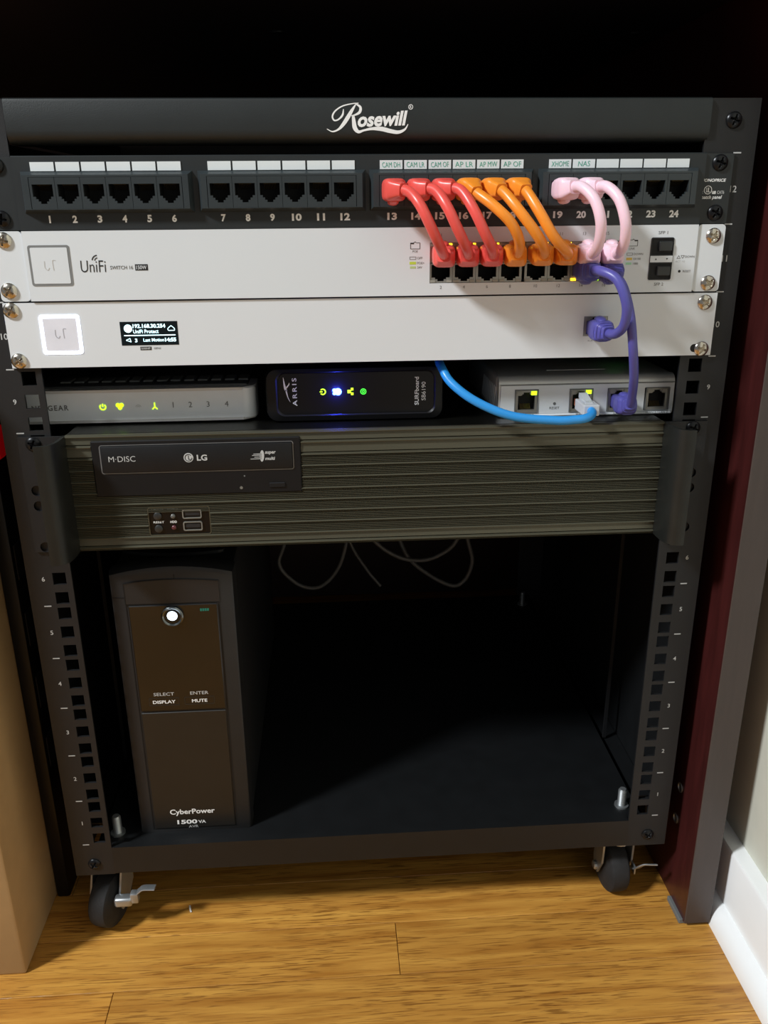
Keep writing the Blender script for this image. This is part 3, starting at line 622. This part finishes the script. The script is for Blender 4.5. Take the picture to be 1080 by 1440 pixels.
for s in (-1, 1):
    pts = [(213.6, .4), (213.6, -8), (214, -16), (215.4, -22.4), (218, -26.4), (221.4, -28.2), (227, -28.6), (227.4, -27.6), (227, -26.4), (222, -25.8), (219.6, -24.4), (217.6, -21), (216.4, -16), (216, -8), (216, .4)]
    part('handle', MB().prism([(s*x, y) for x, y in pts], 'z', 266.6, 353.2), 'pc_handle', pc, smooth=True)
    hs = [[(s*238+3.9*math.cos(a*.4189), z+3.9*math.sin(a*.4189)) for a in range(15)][::-1] for z in (314, 302.4, 270.8)]
    part('mounting_ear', MB().sheet([[(s*214, 266.9), (s*246, 266.9), (s*246, 353.2), (s*214, 353.2)]]+hs, -2.2, -.3), 'black_powder', pc)
    screw(pc, SCREW_B, s*235.5, 348.2, -2.2, 25)

# ------------------------------------------------------------------ devices standing on the computer
ng = thing('router', 'flat grey router with green lights behind the left rack post', 'router', (-158, 110, 354))
part('body', MB().rbox(-246, -88, 34, 118, 356.5, 381.5, 3, 2), 'netgear_dark', ng, smooth=True)
o = [(-246, 30)]+[(-246, 27)]+[(-92+9*math.sin(math.radians(a)), 36-9*math.cos(math.radians(a))) for a in range(0, 91, 15)]+[(-83, 60), (-88, 62)]
part('front_cover', MB().prism([(-246, 60)]+o[1:]+[(-246, 62)], 'z', 356.8, 378.6), 'netgear_grey', ng, smooth=True)
part('cover_edge', MB().prism([(-246, 60), (-246, 26.4), (-92, 26.6), (-84.2, 33), (-82.4, 44), (-83, 60)], 'z', 377.4, 379.4).prism([(-246, 60), (-246, 26.4), (-92, 26.6), (-84.2, 33), (-82.4, 44), (-83, 60)], 'z', 355.4, 357.4), 'silver_body', ng)
for k in range(14):
    x = -226+k*10; part('vent_slot', MB().rbox(x, x+7.4, 44, 60, 381, 382.6, .5, 1), 'print_dim', ng)
for x in (-226, -96): part('rubber_foot', MB().lathe([(5, 354), (5, 357)], (x, 50, 0), 'z', 14), 'rubber', ng)
text('NETGEAR', -217, 367, 26, 4, 26.7, 'print_soft', ng, bold=.25, align='r', space=1.25)
def power_icon(mb, x, z, r, y, w, rot=90): mb.ribbon(arc(x, z, r, rot+40, rot+320, w, 14), y, .1); a = math.radians(rot); mb.ribbon([(x+r*1.15*math.cos(a), z+r*1.15*math.sin(a), w), (x+r*.1*math.cos(a), z+r*.1*math.sin(a), w)], y, .1); return mb
part('power_light', power_icon(MB(), -192.7, 367, 2.0, 26.7, .7), 'led_lime', ng)
mb = MB()
for dx, dz in ((-1.3, .9), (1.3, .9), (0, -1)): mb.lathe([(1.5, 26.7), (1.5, 27)], (-180.5+dx, 0, 367.2+dz), 'y', 14)
part('link_light', mb, 'led_lime', ng)
part('wireless_icon', MB().ribbon(arc(-167.3, 366, 2, 20, 160, .4), 26.7, .1).ribbon(arc(-167.3, 366, 1, 20, 160, .4), 26.7, .1), 'print_grey', ng)
part('internet_light', MB().ribbon([(-155.6, 369.4, .6), (-155.6, 366.2, .6)], 26.7, .1).ribbon([(-157.4, 364.6, .6), (-155.6, 366, .6), (-153.8, 364.6, .6)], 26.7, .1), 'led_lime', ng)
for s, x in (('1', -142.3), ('2', -129.9), ('3', -117.1), ('4', -103.7)): text(s, x, 367.5, None, 4, 26.7, 'print_soft', ng, 'port_number', bold=0)

ar = thing('cable_modem', 'glossy black cable modem with a bright blue light and vertical lettering', 'modem', (-10, 85, 354))
def yz(loop, a): return loop
mb = MB(); LP = [(rrect(-74.6, 54.8, 354.2, 394.2, 8, 6), 24), (rrect(-73.4, 53.6, 355.4, 393, 7.4, 6), 19), (rrect(-67, 48.6, 359, 391, 6, 6), 18), (rrect(-65.6, 47.4, 360.2, 390, 5.6, 6), 19.2)]
n = len(LP[0][0]); vs = [(x, 150, z) for x, z in LP[0][0]]
for lp, y in LP: vs += [(x, y, z) for x, z in lp]
fs = [[i for i in range(n)]]
for j in range(len(LP)): fs += [(j*n+i, j*n+(i+1) % n, (j+1)*n+(i+1) % n, (j+1)*n+i) for i in range(n)]
fs.append([len(LP)*n+i for i in range(n)][::-1]); mb.add(vs, fs)
part('body', mb, 'matte_black', ar, smooth=True)
part('front_window', MB().sheet([rrect(-65.4, 47.2, 360.4, 389.8, 5.4)], 18.8, 19.2), 'gloss_black', ar)
text('ARRIS', -53.6, 376.6, 20.4, 3.2, 18.6, 'print_white', ar, bold=.12, rot=90, space=1.35)
part('bolt_emblem', MB().ribbon([(-61.4, 387.4, .2), (-60.4, 380, 1.5), (-59.4, 377.6, 1.3)], 18.6, .1).ribbon([(-59.8, 378.4, 1.1), (-58.6, 373, .6), (-57, 369.4, .15)], 18.6, .1).ribbon([(-59.6, 379.6, 1.0), (-57.6, 382, .7), (-57.2, 383.4, .3)], 18.6, .1), 'print_white', ar)
text('SURFboard', 34.9, 375.6, 20.6, 3.1, 18.6, 'print_white', ar, bold=.15, rot=90); text('SB6190', 39.9, 375.4, 13.6, 3, 18.6, 'print_white', ar, bold=.02, rot=90)
part('power_light', power_icon(MB(), -33.3, 376.4, 1.9, 18.6, .75, 180), 'led_lime', ar)
mb = MB()
for dx, dz, r in ((-1.8, 1.1, 1.3), (-1.8, -1.2, 1.2), (.9, 0, 2.6)): mb.lathe([(r, 18.6), (r, 18.78)], (-23.2+dx, 0, 376.2+dz), 'y', 16)
part('receive_light', mb, 'led_blue_core', ar)
lb_ = bpy.data.lights.new('receive_led', 'POINT'); lb_.energy = .05; lb_.color = (.04, .06, 1); lb_.shadow_soft_size = .0012; lo_ = bpy.data.objects.new('receive_led', lb_); COL.objects.link(lo_); lo_.parent = ar; lo_.location = W(-23.2, 15.2, 376.2)-ORG[ar.name]
part('online_light', MB().box(-15.4, -13.4, 18.6, 18.75, 375, 377.4).box(-13, -11.2, 18.6, 18.75, 377, 378.8).box(-13, -11.2, 18.6, 18.75, 373.6, 375.4).ribbon([(-13.6, 376.2, .5), (-12, 378, .5)], 18.6, .1).ribbon([(-13.6, 376.2, .5), (-12, 374.4, .5)], 18.6, .1), 'led_lime', ar)
part('internet_light', MB().ribbon(arc(-4, 376, 1.9, 0, 360, .6, 18), 18.6, .1).ribbon(arc(-4, 376, .8, 0, 360, .5, 12), 18.6, .1), 'led_green', ar)

us = thing('gateway', 'small silver gateway box with four network ports on the right', 'gateway', (162, 90, 354))
part('body', MB().rbox(94.6, 228.6, 25.5, 154, 354.6, 383.8, 3, 3).prism([(20, 377.4), (20, 378), (20.8, 380.4), (22.4, 382.4), (25, 383.6), (28.6, 383.8), (28.6, 377.4)], 'x', 95.6, 227.6).prism([(20, 356.6), (20, 355.2), (21, 354.6), (28.6, 354.6), (28.6, 356.6)], 'x', 95.6, 227.6).box(95.6, 97.2, 20, 28.6, 356.6, 377.4).box(226.8, 227.6, 20, 28.6, 356.6, 377.4), 'silver_body', us, smooth=True)
part('front_face', MB().grid(97, 227, 356.4, 377.6, 19, 23, [(107.4, 125.2, 356.6+.4, 374.8), (148.3, 166.1, 357, 374.6), (176.8, 194.9, 357, 374.4), (204.9, 224.2, 357, 374.2)]), 'white_metal', us)
part('top_seam', MB().box(96.5, 227.5, 19.2, 19.9, 377.9, 378.4), 'print_soft', us)
part('top_line', MB().box(136.6, 181.7, 44, 45.2, 383.7, 384.1), 'print_white', us)  # white strip drawn for a line of light reflected on the top
part('base_lip', MB().rbox(97.5, 226.5, 18.2, 24, 354.3, 356.2, .6, 1), 'white_metal', us)
for k in range(9): part('vent_slot', MB().prism([(26+k*6, 376), (28+k*6, 376), (34+k*6, 359), (32+k*6, 359)], 'x', 94.3, 94.8), 'print_white', us)
PG = port_mesh('port_gateway', 17.4, 17.2, 12.6, 10.6, 1, -1.0, 'port_metal', 6)
for i, x in enumerate((116.3, 157.2, 185.8, 214.5)):
    g = put('port', PG, us, (x, 19.2, 365.8))
    part('port_rim', MB().grid(x-8.8, x+8.8, 357.0, 374.6, 18.5, 19.4, [(x-8.1, x+8.1, 357.7, 373.9)]), 'print_dim', g)
    for s in (-1, 1): part('port_light', MB().box(x+s*5.4-2, x+s*5.4+2, 18.6, 20, 370.6, 373.4), 'led_lime' if (s > 0 and i < 2) else 'led_off', g)
for s, x, w in (('CONSOLE', 116.5, 11), ('WAN 1', 157, 7), ('LAN 1', 186, 7), ('WAN 2 / LAN 2', 215, 17)): text(s, x, 355.7, w, 1.5, 18.1, 'print_soft', us, bold=.08)
text('RESET', 137.5, 360.6, 7.4, 1.8, 18.85, 'print_soft', us, bold=0); part('reset_hole', MB().lathe([(1.1, 18.8), (1.1, 19)], (137.4, 0, 363.8), 'y', 14), 'print_dim', us)

# ------------------------------------------------------------------ UPS
up = thing('power_backup', 'black tower battery backup standing on the bottom tray at left', 'battery backup', (-155, 180, -4))
part('body', MB().rbox(-202.4, -107.6, 26, 380, -5.9, 239, 4, 2), 'ups_body', up, smooth=True)
def arch(x0, x1, ztop, rise, n=12): return [(x0+(x1-x0)*k/n, ztop+rise*(1-((k/n-.5)*2)**2)) for k in range(n+1)]
L0 = [(-203, -5.9)]+arch(-203, -107, 239, 6)+[(-107, -5.9)]
mb = MB(); n = len(L0); rings = [(L0, 34), (L0, 24), ([(-155+(x+155)*.975, 115+(z-115)*.985 if z > 0 else z) for x, z in L0], 19.2), ([(-155+(x+155)*.94, 115+(z-115)*.965 if z > 0 else z) for x, z in L0], 18)]
vs = []
for lp, y in rings: vs += [(x, y, z) for x, z in lp]
fs = [list(range(n))]
for j in range(3): fs += [(j*n+i, j*n+(i+1) % n, (j+1)*n+(i+1) % n, (j+1)*n+i) for i in range(n)]
fs.append([3*n+i for i in range(n)][::-1]); mb.add(vs, fs); part('front_bezel', mb, 'ups_body', up, smooth=True)
part('top_cap', MB().sheet([[(-191.2, 213)]+arch(-191.2, -119, 230.5, 2.2)+[(-119, 213)]], 17.2, 18), 'ups_body', up)
part('cap_seam', MB().sheet([[(-191.9, 212.6), (-191.9, 230.7)]+arch(-191.9, -118.6, 230.9, 2.4)[1:-1]+[(-118.6, 231.2), (-118.6, 230.2)]+arch(-191.3, -119.2, 230.3, 2.3)[::-1][1:-1]+[(-191.3, 230), (-191.3, 212.6)]], 16.9, 17.3).box(-152.9, -152.3, 17.6, 18.2, 232.5, 237).box(-201, -191.5, 17.7, 18.1, 218.2, 218.8), 'void', up)
win = part('display_window', MB().rbox(-189.6, -121, 16.4, 18, 116.4, 211.6, .6, 1), 'ups_gloss', up)
part('window_seam', MB().grid(-191.8, -119.4, -2.6, 213, 17.7, 18.1, [(-191, -120.2, -1.8, 212.4)]), 'void', up)
part('lower_panel', MB().rbox(-189.9, -121, 16.9, 18, -1.6, 114.6, .6, 1), 'ups_panel', up)
rb = part('power_button', MB().lathe([(8.6, 17), (8.6, 14.6), (7.6, 13.8), (6.4, 14.6), (6.2, 15.6)], (-156.2, 0, 202.4), 'y', 32), 'chrome', up, smooth=True, label='round power button with chrome ring and white light')
part('button_face', MB().lathe([(6.3, 15.6), (6.3, 15.0), (5, 14.8)], (-156.2, 0, 202.4), 'y', 28), 'screen_black', rb)
part('button_light', MB().lathe([(4.0, 14.9), (4.0, 14.6), (.3, 14.4)], (-156.2, 0, 203), 'y', 26), 'power_white', rb, smooth=True)
part('power_mark', MB().ribbon([(-157.2, 202.2, .6), (-156.2, 201.4, .6), (-155.2, 202.2, .6)], 14.2, .1), 'ring_grey', rb)
mb = MB()
for k in range(4): mb.box(-134.6+k*1.8, -133.2+k*1.8, 16.2, 16.38, 205.6, 207.8)
part('display_segments', mb, 'teal_seg', win)
for x, a, b, z in ((-170, 'SELECT', 'DISPLAY', 125), (-141.6, 'ENTER', 'MUTE', 125)):
    text(a, x+.3, z+7.2, 16.4 if a == 'SELECT' else 14.6, 2.9, 16.25, 'print_grey', up, bold=.05)
    k = part('push_button', rect_line(MB(), x-12, x+12, z-3.4, z+3.6, 16.2, .35), 'button_grey', up); text(b, x, z, 18.2 if b == 'DISPLAY' else 12.4, 3, 16.2, 'print_white', k, bold=.22)
text('CyberPower', -156.8, 14.6, 38, 6.8, 16.7, 'print_white', up, bold=.2); text('1500', -162, 4.6, 17, 4.4, 16.7, 'print_white', up, bold=.35); text('VA', -149.4, 4.2, 6.4, 3.2, 16.7, 'print_white', up, bold=.2); text('AVR', -157, -.4, 8.2, 2.6, 16.7, 'print_grey', up, bold=0)
tp = [(-201, 62), (-196, 58), (-180, 52.5), (-160, 49.8), (-140, 50.4), (-122, 53.5), (-118.5, 55), (-116, 120), (-203, 120)]
part('top_plate', MB().prism(tp, 'z', 238.5, 241.5), 'ups_body', up)

# ------------------------------------------------------------------ cables
def cable(name, label, mat, pts, r, ends, at, group=None, boots=True, mats=None):
    """pts run from the first plug's mouth to the second's; ends: boot flags"""
    t = thing(name, label, 'cable', at, group); path = catmull(pts, 10); L = [0]
    for a, b in zip(path, path[1:]): L.append(L[-1]+(b-a).length)
    def cut(a, b): return [q for q, l in zip(path, L) if a <= l <= b]
    T = L[-1]; a = 15 if ends[0] else 0; b = T-15 if ends[1] else T
    part('cord', MB().sweep(cut(a, b), lambda s, l: (r, r), 16), mat, t, smooth=True)
    def prof(s, l):
        k = [(0, 6.1, 5.4), (7, 6.1, 5.4), (8, 7.0, 6.4), (13, 7.3, 6.9), (19, 7.0, 6.6), (21.5, 5.4, 5.2), (25, 4.3, 4.2), (30, r+.4, r+.4)]
        for (s0, w0, h0), (s1, w1, h1) in zip(k, k[1:]):
            if s <= s1: q = (s-s0)/(s1-s0); return (w0+(w1-w0)*q, h0+(h1-h0)*q)
        return (r+.4, r+.4)
    for flag, seq in ((ends[0], path), (ends[1], path[::-1])):
        if not flag: continue
        LL = [0]
        for q, w in zip(seq, seq[1:]): LL.append(LL[-1]+(w-q).length)
        sg = [q for q, l in zip(seq, LL) if l <= 27]
        bo = part('plug_boot', MB().sweep(sg, prof, 24, 4.5), mat, t, smooth=True)
        q = seq[0]; d = (seq[3]-seq[0]).normalized(); sgn = flag      # latch hood above (+1) or below (-1)
        c = q+d*11+Vector((0, 0, sgn*6.2)); hood = [c-d*5, c-d*4, c-d*1, c+d*3, c+d*6, c+d*7.5]
        hp = [(2.2, 1.0), (3.2, 2.2), (3.8, 3.0), (3.6, 2.6), (2.6, 1.6), (1.2, .6)]
        seqp = iter(hp); part('latch_hood', MB().sweep(hood, lambda s, l: next(seqp), 12, 2.4), mat, bo, smooth=True)
        if mat != 'purple_pvc': continue
        rb_ = MB()
        for kk in (17.5, 20, 22.5):
            idx = min(range(len(LL)), key=lambda i: abs(LL[i]-kk)); a0 = seq[max(idx-1, 0)]; a1 = seq[min(idx+1, len(seq)-1)]; dd = (a1-a0).normalized(); w, h = prof(kk, 0)
            rb_.sweep([seq[idx]-dd*.5, seq[idx], seq[idx]+dd*.5], lambda s, l, w=w, h=h: (w+.35, h+.35), 18, 3.0)
        part('strain_rib', rb_, mat, bo, smooth=True)
    return t
def J(n): return JX[n-1]
PY = -7; SY = -2.5
def pcable(name, label, mat, j, k, mid, group, r=3.35):
    x0 = J(j); x1 = PXS[k]
    pts = [(x0, PY, 511.6), (x0+.2, PY-10, 511.6), (x0+1.5, PY-20, 511.8)]+mid+[(x1-.6, SY-22, 471.6), (x1, SY-11, 471.8), (x1, SY, 471.8)]
    return cable(name, label, mat, pts, r, (-1, 1), (x0, PY, 511.6), group)
pcable('patch_cable', 'red patch cable from jack 13, leftmost of the three red cables', 'red_pvc', 13, 0, [(23.9, -35, 510.4), (29.9, -43, 502.9), (36.2, -46, 490.6), (42.6, -40, 479)], 'red patch cables')
pcable('patch_cable', 'middle red patch cable of three, running from jack 14 to port 3', 'red_pvc', 14, 1, [(39.9, -35, 511.2), (46.2, -44, 502), (52.6, -47, 489), (59.0, -41, 478)], 'red patch cables')
pcable('patch_cable', 'red patch cable next to the orange ones, running from jack 15 to port 5', 'red_pvc', 15, 2, [(55.5, -35, 511.2), (62.4, -44, 500.5), (69, -47, 487.4), (75, -41, 477.6)], 'red patch cables')
pcable('patch_cable', 'orange patch cable next to the red ones, from jack 16 to port 7', 'orange_pvc', 16, 3, [(67, -34, 508.8), (75.4, -42, 502), (85.6, -46.5, 492), (92.6, -41, 480.6)], 'orange patch cables')
pcable('patch_cable', 'middle orange patch cable of three, running from jack 17 to port 9', 'orange_pvc', 17, 4, [(83, -35, 509.4), (90.4, -44, 499.6), (100.4, -47, 487), (108.4, -41, 477)], 'orange patch cables')
pcable('patch_cable', 'rightmost orange patch cable, running from jack 18 to port 11', 'orange_pvc', 18, 5, [(97.4, -35, 509.4), (103.6, -44, 498), (112.4, -47, 484), (123, -40, 474.4)], 'orange patch cables')
pcable('patch_cable', 'left pink patch cable, running from jack 19 to port 13', 'pink_pvc', 19, 6, [(130.4, -38, 512.4), (136.6, -47, 504.6), (140.6, -50, 491), (142.2, -42, 477.6)], 'pink patch cables', 3.4)
pcable('patch_cable', 'right pink patch cable, running from jack 20 to port 15', 'pink_pvc', 20, 7, [(146.2, -38, 512.4), (152, -47, 504.6), (156.2, -50, 490), (158.2, -42, 477)], 'pink patch cables', 3.4)
cable('patch_cable', 'short purple patch cable from port 14 to the controller panel', 'purple_pvc', [(144.4, SY, 460.6), (144.4, -13, 460.8), (145, -24, 461.4), (147.5, -36, 462), (155.3, -46, 457), (161.0, -50, 442), (162.6, -44, 428.6), (160.6, -33, 421.6), (157.6, -20, 421.4), (157, -11, 421.8), (157, -1, 421.8)], 3.15, (-1, 1), (144.4, 0, 460))
cable('patch_cable', 'long purple patch cable from port 16 to the silver gateway', 'purple_pvc', [(160.1, SY, 460.6), (160.1, -13, 460.4), (160.6, -24, 458.6), (163.4, -35, 451), (168, -39, 434), (172.6, -37, 412), (178.6, -27, 392), (183.4, -14, 376), (185.4, -6, 367.6), (185.8, 6, 364.8), (185.8, 19, 364.8)], 3.1, (-1, 1), (160, 0, 460))
bc = cable('network_cable', 'bright blue network cable with clear plug drooping into the silver gateway', 'blue_pvc', [(156.9, -6, 364.6), (156.2, -13, 363.4), (151, -18.5, 361.8), (142, -20, 361), (127.6, -20, 360.9), (97.8, -18, 364.2), (73.6, -12, 373.5), (57.6, -2, 384.6), (51.6, 10, 394), (52, 40, 396.6), (54, 90, 396), (60, 160, 380)], 3.1, (0, 0), (157, 0, 364))
part('clear_plug', MB().rbox(151.2, 162.8, -9, 14, 360.4, 368.4, .8, 2).box(154.4, 159.6, -2, 16, 368.4, 369.4).prism([(0, 369), (15, 369.4), (15, 372.6), (13.6, 372.6)], 'x', 154, 159.8), 'clear_plug', bc, smooth=False)
mb = MB()
for k in range(8): mb.box(152.6+k*1.02, 153.3+k*1.02, 4, 20.5, 362+.1*(k % 2), 367)
part('wire', mb, 'copper', bc)
def loose(label, pts, r):
    o = cable('loose_cable', label, 'grey_pvc', pts, r, (0, 0), pts[0], 'grey cables hanging behind the computer'); return o
loose('grey cable hanging in a wide left loop below the computer', [(-78, 300, 200), (-84.4, 300, 148), (-91.4, 300, 119.4), (-70.7, 300, 94.6), (-46.5, 300, 91), (-25.5, 300, 112.5), (-14.9, 300, 145.5), (-8, 300, 190)], 2.2)
loose('thin grey cable end hanging between the two cable loops', [(-20, 310, 190), (-10.7, 310, 141.3), (7.5, 310, 106.9), (23.8, 310, 84.6)], 1.7)
loose('grey cable in a shallow sag just under the computer', [(-5, 290, 185), (17.5, 290, 148.4), (43.1, 290, 129.3), (67.3, 290, 124.1), (87.5, 290, 128.6), (107.5, 290, 144.4), (120, 290, 180)], 2.3)
loose('grey cable hanging in a deep right loop below the computer', [(38, 310, 185), (47.2, 310, 139.3), (65.4, 310, 109.3), (103.3, 310, 83.3), (121.7, 310, 87.2), (131.1, 310, 111.4), (125.4, 310, 138.4), (118, 310, 180)], 2.4)
sp_ = [(-171, 31, -FZ+.4), (-170.4, 28, -FZ+1.6), (-169.6, 25, -FZ+.9), (-168.6, 23, -FZ+.5)]
single('paper_scrap', MB().sweep(catmull(sp_, 5), lambda s, l: (.8, .25), 8, 3), 'scrap', 'tiny white scrap lying on the oak floor', 'scrap', (-170, 27, -FZ))
